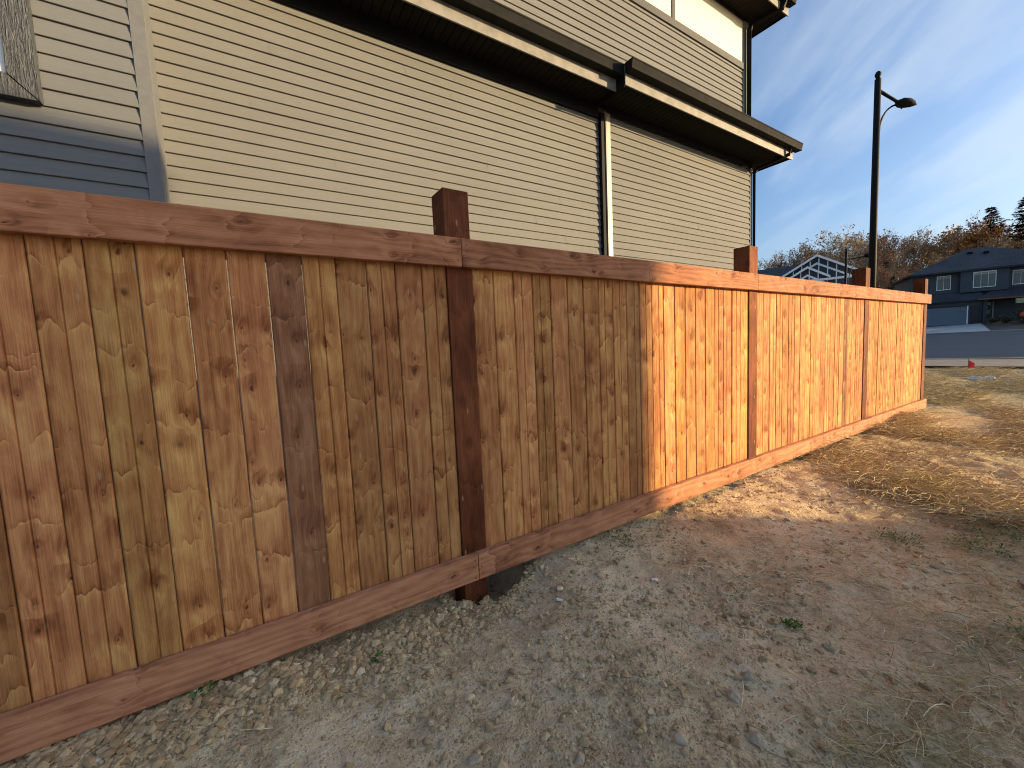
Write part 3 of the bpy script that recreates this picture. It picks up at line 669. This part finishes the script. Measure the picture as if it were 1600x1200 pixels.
street_lamp(37.65, 10.5, 6.95, 0.10, 1.55, R(122), 'small distant black street lamp in front of the gabled house', 0.16)

# ------------------------------------------------------------------ trees
def deciduous(seed, H, leaf_mat, bark, leaves, spread=0.42, ls=1.0):
    """unit tree: returns (trunk mesh, crown mesh)"""
    rg = random.Random(seed); tk = MB(); cr = MB(); tips = []
    def grow(p, d, ln, r, lev):
        n = 3 if lev < 2 else 2
        pts = [p]; rr = [r]
        for i in range(n):
            d = (d+Vector((rg.uniform(-1, 1), rg.uniform(-1, 1), rg.uniform(-.2, .9)))*0.13).normalized()
            p = p+d*ln/n; pts.append(p); rr.append(r*(1-0.55*(i+1)/n))
        (tk if lev < 2 else cr).tube(pts, [max(q, 0.018) for q in rr], 5 if lev < 2 else 3, False)
        if lev >= 3: tips.extend(pts[1:])
        if lev >= 5: return
        m = (6, 5, 5, 4, 3)[lev]
        for k in range(m):
            t = rg.uniform(0.35, 1.0) if lev else rg.uniform(0.28, 1.0)
            i = min(int(t*n), n-1); q = pts[i]+(pts[i+1]-pts[i])*(t*n-i)
            a = rg.uniform(0, 2*math.pi); sp = spread*rg.uniform(0.6, 1.5)
            e = d.cross(Vector((0.3, 0.8, 0.1))).normalized(); e2 = d.cross(e)
            nd = (d+(e*math.cos(a)+e2*math.sin(a))*sp*1.6+Vector((0, 0, 0.22))).normalized()
            grow(q, nd, ln*rg.uniform(0.42, 0.72), max(rr[i]*0.5, 0.02), lev+1)
    grow(Vector((0, 0, -0.4)), Vector((0, 0, 1)), H*0.56, H*0.017, 0)
    zmax = max(p.z for p in tips) or 1; s = H/zmax
    nb = len(cr.f); vs = []; fs = []
    for _ in range(leaves):
        p = tips[rg.randrange(len(tips))]+Vector((rg.gauss(0, .22), rg.gauss(0, .22), rg.gauss(0, .22)))
        a = Vector((rg.uniform(-1, 1), rg.uniform(-1, 1), rg.uniform(-1, 1))).normalized(); b2 = a.cross(Vector((rg.uniform(-1, 1), rg.uniform(-1, 1), rg.uniform(-1, 1)))).normalized()
        q = rg.uniform(0.07, 0.15)*ls
        k = len(vs); vs += [p-a*q, p+b2*q*0.7, p+a*q, p-b2*q*0.7]; fs.append((k, k+1, k+2, k+3))
    cr.add(vs, fs)
    tm = mesh('trunk', [(v[0]*s, v[1]*s, v[2]*s) for v in tk.v], tk.f, bark)
    cm = mesh('crown', [(v[0]*s, v[1]*s, v[2]*s) for v in cr.v], cr.f, [bark, leaf_mat])
    idx = np.zeros(len(cr.f), dtype=np.int32); idx[nb:] = 1; cm.polygons.foreach_set('material_index', idx); cm.update()
    return tm, cm
def conifer(seed, H):
    rg = random.Random(seed); tk = MB(); tk.tube([(0, 0, -0.4), (0, 0, H*0.55), (0, 0, H)], [H*0.016, H*0.010, 0.02], 6, False)
    vs = []; fs = []
    z = H*0.07
    while z < H*0.985:
        q = 1-z/H; ln = H*0.29*(q**0.85)*rg.uniform(0.75, 1.2)+0.12
        for k in range(rg.randint(5, 7)):
            a = rg.uniform(0, 2*math.pi); L_ = ln*rg.uniform(0.65, 1.15); dr_ = rg.uniform(-0.30, 0.02)-0.25*q+0.1
            dx, dy = math.cos(a), math.sin(a); m = max(4, int(L_*4.0))
            for j in range(m):
                t = (j+0.6)/m; c = Vector((dx*L_*t, dy*L_*t, z+L_*t*dr_+0.22*L_*t*t))
                w_ = 0.42*(1-t*0.6)+0.10
                for _ in range(3):
                    th = a+rg.choice((-1, 1))*rg.uniform(0.3, 1.15); e = Vector((math.cos(th), math.sin(th), rg.uniform(-0.75, 0.15))).normalized()*w_*rg.uniform(0.8, 1.7)
                    s_ = Vector((-dy, dx, rg.uniform(-.4, .4)))*0.15
                    i = len(vs); vs += [c-s_, c+s_, c+e]; fs.append((i, i+1, i+2))
        z += H*0.020*rg.uniform(0.8, 1.2)
    return mesh('trunk', tk.v, tk.f, M_bark), mesh('crown', vs, fs, M_needle)
DM = [deciduous(21, 18, M_leafs[2], M_palebark, 2600, 0.42, 1.5), deciduous(22, 18, M_leafs[0], M_bark, 1700, 0.36, 1.3), deciduous(25, 18, M_leafs[0], M_palebark, 4200, 0.42, 1.6), deciduous(29, 18, M_leafs[1], M_bark, 6500, 0.5, 2.2), deciduous(33, 18, M_leafs[2], M_palebark, 500, 0.55, 1.3)]
CM_ = [conifer(3, 20), conifer(8, 20)]
def tree(name, pair, H0, x, y, h, label, group, rz, wide=1.0):
    s = h/H0
    t = tag(empty(name, (x, y, prof(x)), rz), label, 'tree', group); t.scale = (s*wide, s*wide, s)
    place('trunk', pair[0], t); place('crown', pair[1], t)
DEC = [(92.2, 36.6, 15.7, 1), (99.0, 37.2, 17.4, 0), (94.8, 32.8, 17.9, 0), (102.1, 33.1, 20.0, 0), (113.0, 33.5, 20.7, 2), (91.1, 25.4, 15.7, 1), (112.0, 29.3, 20.3, 1), (106.1, 25.6, 17.2, 0), (114.4, 25.3, 18.7, 1), (125.3, 25.5, 18.7, 1), (116.1, 21.8, 18.4, 0), (124.9, 21.2, 20.7, 2), (129.0, 18.9, 21.0, 3), (137.5, 15.7, 21.2, 2), (149.6, 15.3, 21.6, 2), (100.5, 12.1, 13.3, 4), (106.9, 10.4, 12.6, 4), (104.6, 46.8, 18.1, 1), (101.1, 43.0, 17.2, 1), (85.5, 23.8, 11.9, 4), (85.2, 19.0, 9.4, 2), (96.0, 21.5, 11.0, 2), (104.0, 17.0, 12.5, 0), (93.0, 29.0, 12.0, 2)]
KL = ['pale tan tree with thin straw coloured leaves', 'nearly bare grey-brown tree', 'half bare tree holding russet leaves', 'bright amber leaved tree just left of the tall spruce', 'pale bare tree with crooked limbs']
KN = ['poplar_tree', 'bare_tree', 'russet_tree', 'amber_tree', 'crooked_tree']
ORD = ['leftmost']+[w+' from the left' for w in 'second third fourth fifth sixth seventh eighth ninth tenth eleventh twelfth thirteenth fourteenth fifteenth sixteenth seventeenth eighteenth nineteenth twentieth twenty-first twenty-second twenty-third twenty-fourth'.split()]
DEC.sort(key=lambda t: math.atan2(t[0], t[1]+1.843))
seen = [0]*5; tot = [sum(1 for t in DEC if t[3] == k) for k in range(5)]
for i, (x, y, h, k) in enumerate(DEC):
    lb = KL[k] if tot[k] == 1 else KL[k]+', '+ORD[seen[k]]+' of its kind'
    seen[k] += 1
    tree(KN[k], DM[k], 18, x, y, h*1.04, lb, 'autumn trees beyond the houses', random.uniform(0, 6.28), random.uniform(0.85, 1.1))
CON = [(125.9, 16.1, 22.9, 'tall dark spruce above the right part of the blue-black house roof'), (124.8, 11.6, 23.4, 'tallest dark spruce at the right edge of the picture'), (85.7, 21.1, 10.6, 'slim dark spruce just right of the tall lamp pole'), (126.8, 19.6, 16.9, 'half hidden spruce behind the peak of the hip roof'), (110.4, 12.8, 11.9, 'low spruce between the two tall spruces'), (78.4, 18.3, 7.5, 'small dark spruce between lamp pole and blue-black house'), (84.1, 17.2, 8.1, 'dark spruce close beside the left eave of the blue-black house')]
for i, (x, y, h, lb) in enumerate(CON):
    tree('spruce_tree', CM_[i % 2], 20, x, y, h, lb, 'spruces beyond the houses', i*1.7, 1.05 if i > 1 else 1.3)

# garden shrubs, pumpkin figure
def shrub(x, y, w_, h, seed, label):
    rg = random.Random(seed); z = prof(x)+0.05
    t = tag(empty('garden_shrub', (x, y, z)), label, 'shrub', 'shrubs in the garden bed'); st = MB(); vs = []; fs = []
    for _ in range(14):
        e = Vector((rg.uniform(-w_, w_), rg.uniform(-w_, w_), h*rg.uniform(0.5, 1))); st.tube([(0, 0, -0.05), e*0.5+Vector((0, 0, .1)), e], [0.02, 0.015, 0.008], 3, False)
        for _ in range(26):
            p = e*rg.uniform(0.3, 1.05)+Vector((rg.gauss(0, .12), rg.gauss(0, .12), rg.gauss(0, .1)))
            a = Vector((rg.uniform(-1, 1), rg.uniform(-1, 1), rg.uniform(-1, 1)))*0.08; b2 = Vector((rg.uniform(-1, 1), rg.uniform(-1, 1), rg.uniform(-1, 1)))*0.06
            k = len(vs); vs += [p-a, p+b2, p+a, p-b2]; fs.append((k, k+1, k+2, k+3))
    st.put('stems', M_bark, t); place('leaves', mesh('leaves', vs, fs, M_shrub), t)
shrub(66.6, 7.0, 0.5, 0.7, 1, 'low dark shrub beside the concrete porch step'); shrub(66.0, 6.1, 0.4, 0.75, 2, 'thin pale shrub between porch step and pumpkin'); shrub(67.2, 5.3, 0.5, 1.5, 3, 'tall feathery shrub left of the pumpkin')
shrub(67.6, 4.1, 0.6, 2.6, 6, 'cone shaped shrub in front of the porch'); shrub(66.3, 3.7, 0.6, 1.3, 4, 'tawny shrub right of the pumpkin'); shrub(64.0, 4.5, 0.8, 0.5, 5, 'low spreading shrub at the front of the garden bed')
pk = tag(empty('pumpkin_figure', (64.9, 4.72, prof(64.9)+0.04)), 'orange pumpkin ornament on a black and white stand in the garden bed', 'ornament')
vs = []; fs = []; n, mm = 24, 10
for j in range(mm+1):
    ph = math.pi*j/mm
    for i in range(n):
        t = 2*math.pi*i/n; r_ = 0.46*math.sin(ph)*(1+0.07*math.cos(8*t)); vs.append((r_*math.cos(t), r_*math.sin(t), 0.85+0.36*math.cos(ph)-(0.07 if j == 0 else 0)))
for j in range(mm):
    for i in range(n): fs.append((j*n+i, j*n+(i+1) % n, (j+1)*n+(i+1) % n, (j+1)*n+i))
place('pumpkin', mesh('pumpkin', vs, fs, M_orange, True), pk)
MB().tube([(0, 0, 1.13), (0.02, 0, 1.24), (0.07, 0, 1.30)], [0.06, 0.045, 0.04], 8).put('stalk', M_pad, pk)
MB().tube([(0, 0, -0.1), (0, 0, 0.3), (0, 0, 0.53)], [0.30, 0.26, 0.2], 12).put('stand', M_black, pk)
MB().box(-0.33, -0.27, -0.12, 0.10, 0.08, 0.42).put('white_panel', M_white, pk)

# ------------------------------------------------------------------ small things on the lot
ft = tag(empty('survey_flag', (16.65, 0.80, zg(16.65, 0.8))), 'small red survey flag on a wire in the straw', 'flag')
MB().tube([(0, 0, -0.05), (0, 0, 0.42)], 0.006, 5).put('wire', M_nail, ft)
mb = MB(); vs = []; fs = []
for i in range(7):
    for s_ in (0, 1): vs.append((0.028*math.sin(i*1.1)*(0.3+i*.12), -0.045*i*0.55-0.004, 0.12+0.3*s_-0.02*i*s_))
for i in range(6): fs.append((2*i, 2*i+2, 2*i+3, 2*i+1))
fl_o = place('flag', mesh('flag', [(a_*0.75, b_*0.75, 0.12+(c_-0.12)*0.7) for a_, b_, c_ in vs], fs, M_red), ft); sm_ = fl_o.modifiers.new('th', 'SOLIDIFY'); sm_.thickness = 0.004
def crumple(name, mat, sx, sy, h, seed, loc, label, cat, rz=0.0, n=18):
    vs = []; fs = []
    for j in range(n+1):
        for i in range(n+1):
            u, v = i/n*2-1, j/n*2-1
            z = h*(0.4+0.9*noise.noise((u*1.6+seed, v*1.6, seed)))*(1-0.6*max(abs(u), abs(v)))+0.35*h*noise.noise((u*5, v*5, seed))
            vs.append((u*sx*(1+.15*noise.noise((v*2, seed, 1))), v*sy*(1+.15*noise.noise((u*2, seed, 4))), max(z, 0.004)))
    for j in range(n):
        for i in range(n): fs.append((j*(n+1)+i, j*(n+1)+i+1, (j+1)*(n+1)+i+1, (j+1)*(n+1)+i))
    o = place(name, mesh(name, vs, fs, mat), None, loc, (0, 0, rz)); sd = o.modifiers.new('th', 'SOLIDIFY'); sd.thickness = 0.003
    return tag(o, label, cat)
crumple('plastic_sheet', M_plastic, 0.28, 0.2, 0.13, 3.3, (14.55, 0.24, zg(14.55, .24)-0.01), 'crumpled white plastic sheet lying beside the sandy concrete pad', 'plastic sheet', 0.4)
crumple('plastic_sheet', M_plastic, 0.4, 0.1, 0.045, 8.1, (13.85, -0.30, zg(13.85, -.3)-0.01), 'low flattened strip of whitish plastic at the corner of the concrete pad', 'plastic sheet', 0.2)
crumple('paper_scrap', M_white, 0.016, 0.009, 0.008, 1.3, (1.198, -0.303, zg(1.198, -.303)+0.003), 'tiny white scrap on the dirt right of the post hole', 'scrap', 2.2, 4)
crumple('paper_scrap', M_white, 0.010, 0.016, 0.010, 5.3, (1.717, -0.475, zg(1.717, -.475)+0.004), 'tiny cream scrap standing out on the dirt in mid lot', 'scrap', 0.7, 4)
pl = MB().box(-0.2, 0.2, -0.03, 0.03, 0, 0.016).put('lumber_scrap', M_rack, None, (3.25, -1.72, zg(3.25, -1.72)+0.006), (0.02, 0.01, R(-52)), bevel=0.003)
tag(pl, 'flat weathered grey board lying on the dirt at the right edge', 'board')
# larger stones
def stone_mesh(seed):
    bm = bmesh.new(); bmesh.ops.create_icosphere(bm, subdivisions=2, radius=1)
    for v in bm.verts:
        d = noise.noise(v.co*1.1+Vector((seed, seed, 0)))*0.45+noise.noise(v.co*2.7+Vector((0, seed, seed)))*0.18
        v.co = v.co*(1+d)
        v.co.z *= 0.62
    me = bpy.data.meshes.new('stone'); bm.to_mesh(me); bm.free(); me.materials.append(M_stone); return me
SM = [stone_mesh(k*3.7) for k in range(4)]
rs = random.Random(4)
ST = [(0.299, -0.268, .020), (1.348, -1.107, .027), (1.48, -1.084, .020), (1.245, -1.233, .027), (0.964, -0.716, .020), (0.473, -0.77, .020), (0.681, -0.668, .019), (0.411, -0.663, .016), (-0.05, -0.12, .022), (0.06, -0.10, .018), (2.3, -1.5, .02), (1.9, -1.2, .02), (2.35, -1.03, .018), (1.05, -1.1, .02), (0.75, -0.95, .02), (2.9, -1.2, .024), (0.02, -0.2, .015), (-0.16, -0.09, .017)]
ST.sort(key=lambda t: math.atan2(t[0], t[1]+1.843))
for i, (x, y, s_) in enumerate(ST):
    o = place('stone', SM[i % 4], None, (x, y, zg(x, y)+s_*0.2), (rs.uniform(-.3, .3), rs.uniform(-.3, .3), rs.uniform(0, 6)))
    o.scale = (s_*rs.uniform(.8, 1.3), s_*rs.uniform(.7, 1.0), s_)
    tag(o, 'loose rounded stone on the bare dirt, '+ORD[i]+' of the larger stones', 'stone', 'loose stones on the dirt')

# gravel: uncountable small stones
ico_v = []; t_ = (1+5**.5)/2
for a, b2 in ((-1, t_), (1, t_), (-1, -t_), (1, -t_)): ico_v.append((a, b2, 0))
for a, b2 in ((-1, t_), (1, t_), (-1, -t_), (1, -t_)): ico_v.append((0, a, b2))
for a, b2 in ((t_, -1), (t_, 1), (-t_, -1), (-t_, 1)): ico_v.append((a, 0, b2))
ico_v = np.array(ico_v)/1.9
ico_f = np.array([(0, 11, 5), (0, 5, 1), (0, 1, 7), (0, 7, 10), (0, 10, 11), (1, 5, 9), (5, 11, 4), (11, 10, 2), (10, 7, 6), (7, 1, 8), (3, 9, 4), (3, 4, 2), (3, 2, 6), (3, 6, 8), (3, 8, 9), (4, 9, 5), (2, 4, 11), (6, 2, 10), (8, 6, 7), (9, 8, 1)])
rng = np.random.default_rng(7)
gvs = []; gfs = []; cnt = 0
rp = random.Random(9)
tries = 0
while cnt < 21000 and tries < 160000:
    tries += 1
    if rp.random() < 0.32: x = rp.uniform(-0.9, 1.0); y = -abs(rp.gauss(0.02, 0.16))+0.03
    else: x = rp.uniform(-0.9, 5.5) if rp.random() < 0.6 else rp.uniform(0.2, 2.4); y = -rp.random()**0.85*1.95+0.05
    if cnt % 34 == 0:
        ta = rp.uniform(0, 6.28); tr = rp.uniform(0.17, 0.33); x = HOLE[0]+math.cos(ta)*tr; y = HOLE[1]+math.sin(ta)*tr
    elif noise.noise((x*2.2, y*2.2, 1.5)) < rp.uniform(-0.5, 0.35) and y < -0.25: continue
    s_ = min(0.0023*math.exp(abs(rp.gauss(0, 0.78))), 0.014)
    if y > -0.25 and x < 0.7: s_ *= 1.35
    if cnt % 34 == 0: s_ = rp.uniform(0.005, 0.016)
    if rp.random() < 0.02: s_ = rp.uniform(0.010, 0.018)
    m3 = Matrix.Rotation(rp.uniform(0, 6.28), 3, 'Z') @ Matrix.Rotation(rp.uniform(-.5, .5), 3, 'X')
    v = (ico_v*(1+0.22*rng.standard_normal((12, 1)))*np.array([1.15*rp.uniform(.8, 1.3), 1.0, 0.7]))@np.array(m3).T*s_
    gvs.append(v+np.array([x, y, zg(x, y)+s_*0.25])); gfs.append(ico_f+12*cnt); cnt += 1
gme = mesh('gravel', np.concatenate(gvs).tolist(), np.concatenate(gfs).tolist(), M_peb)
tag(place('gravel', gme), 'loose gravel and small clods scattered over the dirt', 'gravel', kind='stuff')

# dry straw and grass
def straw_mesh(name, blades, mat):
    vs = []; fs = []
    for p, az, ln, r_, lift, curl, rise in blades:
        k0 = len(vs); n = 5; q = Vector(p); a = az
        for i in range(n):
            t = i/(n-1)
            w_ = r_*(1-0.55*t)
            for k in range(3):
                th = 2.094*k; vs.append((q.x-math.sin(a)*w_*math.cos(th), q.y+math.cos(a)*w_*math.cos(th), q.z+w_*math.sin(th)))
            st = ln/(n-1); el = rise*(1-t*1.5)
            q = q+Vector((math.cos(a)*math.cos(el)*st, math.sin(a)*math.cos(el)*st, math.sin(el)*st)); a += curl
            zf = zg(q.x, q.y)+0.002
            if q.z < zf: q.z = zf
        for i in range(n-1):
            for k in range(3):
                fs.append((k0+i*3+k, k0+i*3+(k+1) % 3, k0+(i+1)*3+(k+1) % 3, k0+(i+1)*3+k))
    return mesh(name, vs, fs, mat)
bl = []
def add_straw(x, y, lnr=(0.06, 0.2), r_=(0.0008, 0.0016), rise=(0.0, 0.35), up=0.0):
    bl.append(((x, y, zg(x, y)+0.003+up), rp.uniform(0, 6.28), rp.uniform(*lnr), rp.uniform(*r_), 0, rp.gauss(0, 0.28), rp.uniform(*rise)))
for _ in range(650):   # single stalks on the near dirt
    x = rp.uniform(-0.7, 3.4); y = -rp.random()*1.9
    add_straw(x, y, (0.03, 0.17), (0.0009, 0.0017), (0.0, 0.25))
for cx_, cy_, sx_, sy_, nb_, ll in ((1.55, -1.50, 0.22, 0.10, 420, 0.20), (1.95, -1.62, 0.35, 0.12, 320, 0.2), (2.6, -1.6, 0.4, 0.2, 380, 0.18), (0.08, -0.22, 0.10, 0.07, 16, 0.2), (0.82, 0.12, 0.10, 0.05, 14, 0.14), (2.9, -1.15, 0.4, 0.25, 260, 0.15), (2.2, -0.9, 0.35, 0.2, 150, 0.12), (1.9, -0.25, 0.3, 0.10, 60, 0.1)):
    for _ in range(nb_): add_straw(rp.gauss(cx_, sx_), rp.gauss(cy_, sy_), (0.05, ll), (0.0010, 0.0021), (0.0, 0.6))
# dried mats on the sunny side
n_ = 0; tries = 0
while n_ < 40000 and tries < 420000:
    tries += 1
    x = 4.0+13.5*rp.random()**1.15; y = rp.uniform(-1.0-0.42*(x-2), 0.4+max(0, (x-9)*0.35))
    d_ = noise.noise((x*0.62, y*0.95, 5.0))+0.6*noise.noise((x*1.9, y*2.3, 8.0))
    if d_ < rp.uniform(-0.25, 0.55)-0.02*max(0, x-6): continue
    hgt = max(0, d_)*0.15*min(1, (x-3.6)/2.5)
    add_straw(x, y, (0.10, 0.36), (0.0014, 0.0034), (-0.1, 0.8), rp.random()*hgt); n_ += 1
sm_me = straw_mesh('dry_grass', bl, M_straw)
tag(place('dry_grass', sm_me), 'dry straw and flattened dead grass over the dirt', 'grass', kind='stuff')

# small green weeds
def weed(x, y, r_, h, n, label, seed):
    rg = random.Random(seed); t = empty('weed', (x, y, zg(x, y))); tag(t, label, 'weed', 'green weeds on the dirt')
    vs = []; fs = []
    for _ in range(n):
        a = rg.uniform(0, 6.28); q = rg.random()**0.6*r_; c = Vector((math.cos(a)*q, math.sin(a)*q, h*rg.random()*(1-0.5*q/r_)))
        b2 = rg.uniform(0, 6.28); e = Vector((math.cos(b2), math.sin(b2), rg.uniform(-.2, .9)))*rg.uniform(0.010, 0.024); s_ = Vector((-math.sin(b2), math.cos(b2), 0))*0.0045
        k = len(vs); vs += [c, c+e*0.5+s_, c+e, c+e*0.5-s_]; fs.append((k, k+1, k+2, k+3))
    place('leaves', mesh('leaves', vs, fs, M_leafg), t)
    st = MB()
    for _ in range(6):
        a = rg.uniform(0, 6.28); st.tube([(0, 0, -0.005), (math.cos(a)*r_*.4, math.sin(a)*r_*.4, h*.4), (math.cos(a)*r_*.8, math.sin(a)*r_*.8, h*.6)], 0.0012, 3, False)
    st.put('stems', M_leafg, t)
weed(-0.271, -0.01, 0.045, 0.05, 70, 'small green weed under the bottom rail near the left corner', 1)
weed(1.921, -1.048, 0.035, 0.03, 80, 'bright green weed alone in the middle of the right lot', 2)
weed(3.29, -1.06, 0.12, 0.04, 160, 'dull green weed patch where shade meets sunlight', 3)
weed(3.85, -1.42, 0.22, 0.06, 420, 'sunlit yellow-green weed patch at the right edge', 4)
weed(3.5, -1.36, 0.14, 0.05, 220, 'green weeds in shade below the sunlit patch', 5)
weed(0.33, -0.16, 0.03, 0.02, 40, 'two tiny green sprigs left of the post hole', 6)
weed(2.55, -1.70, 0.16, 0.05, 260, 'dark green weed cluster in the lower right corner', 7)
weed(1.86, -0.08, 0.12, 0.03, 120, 'thin dark weeds beneath the rail between the first two posts', 8)
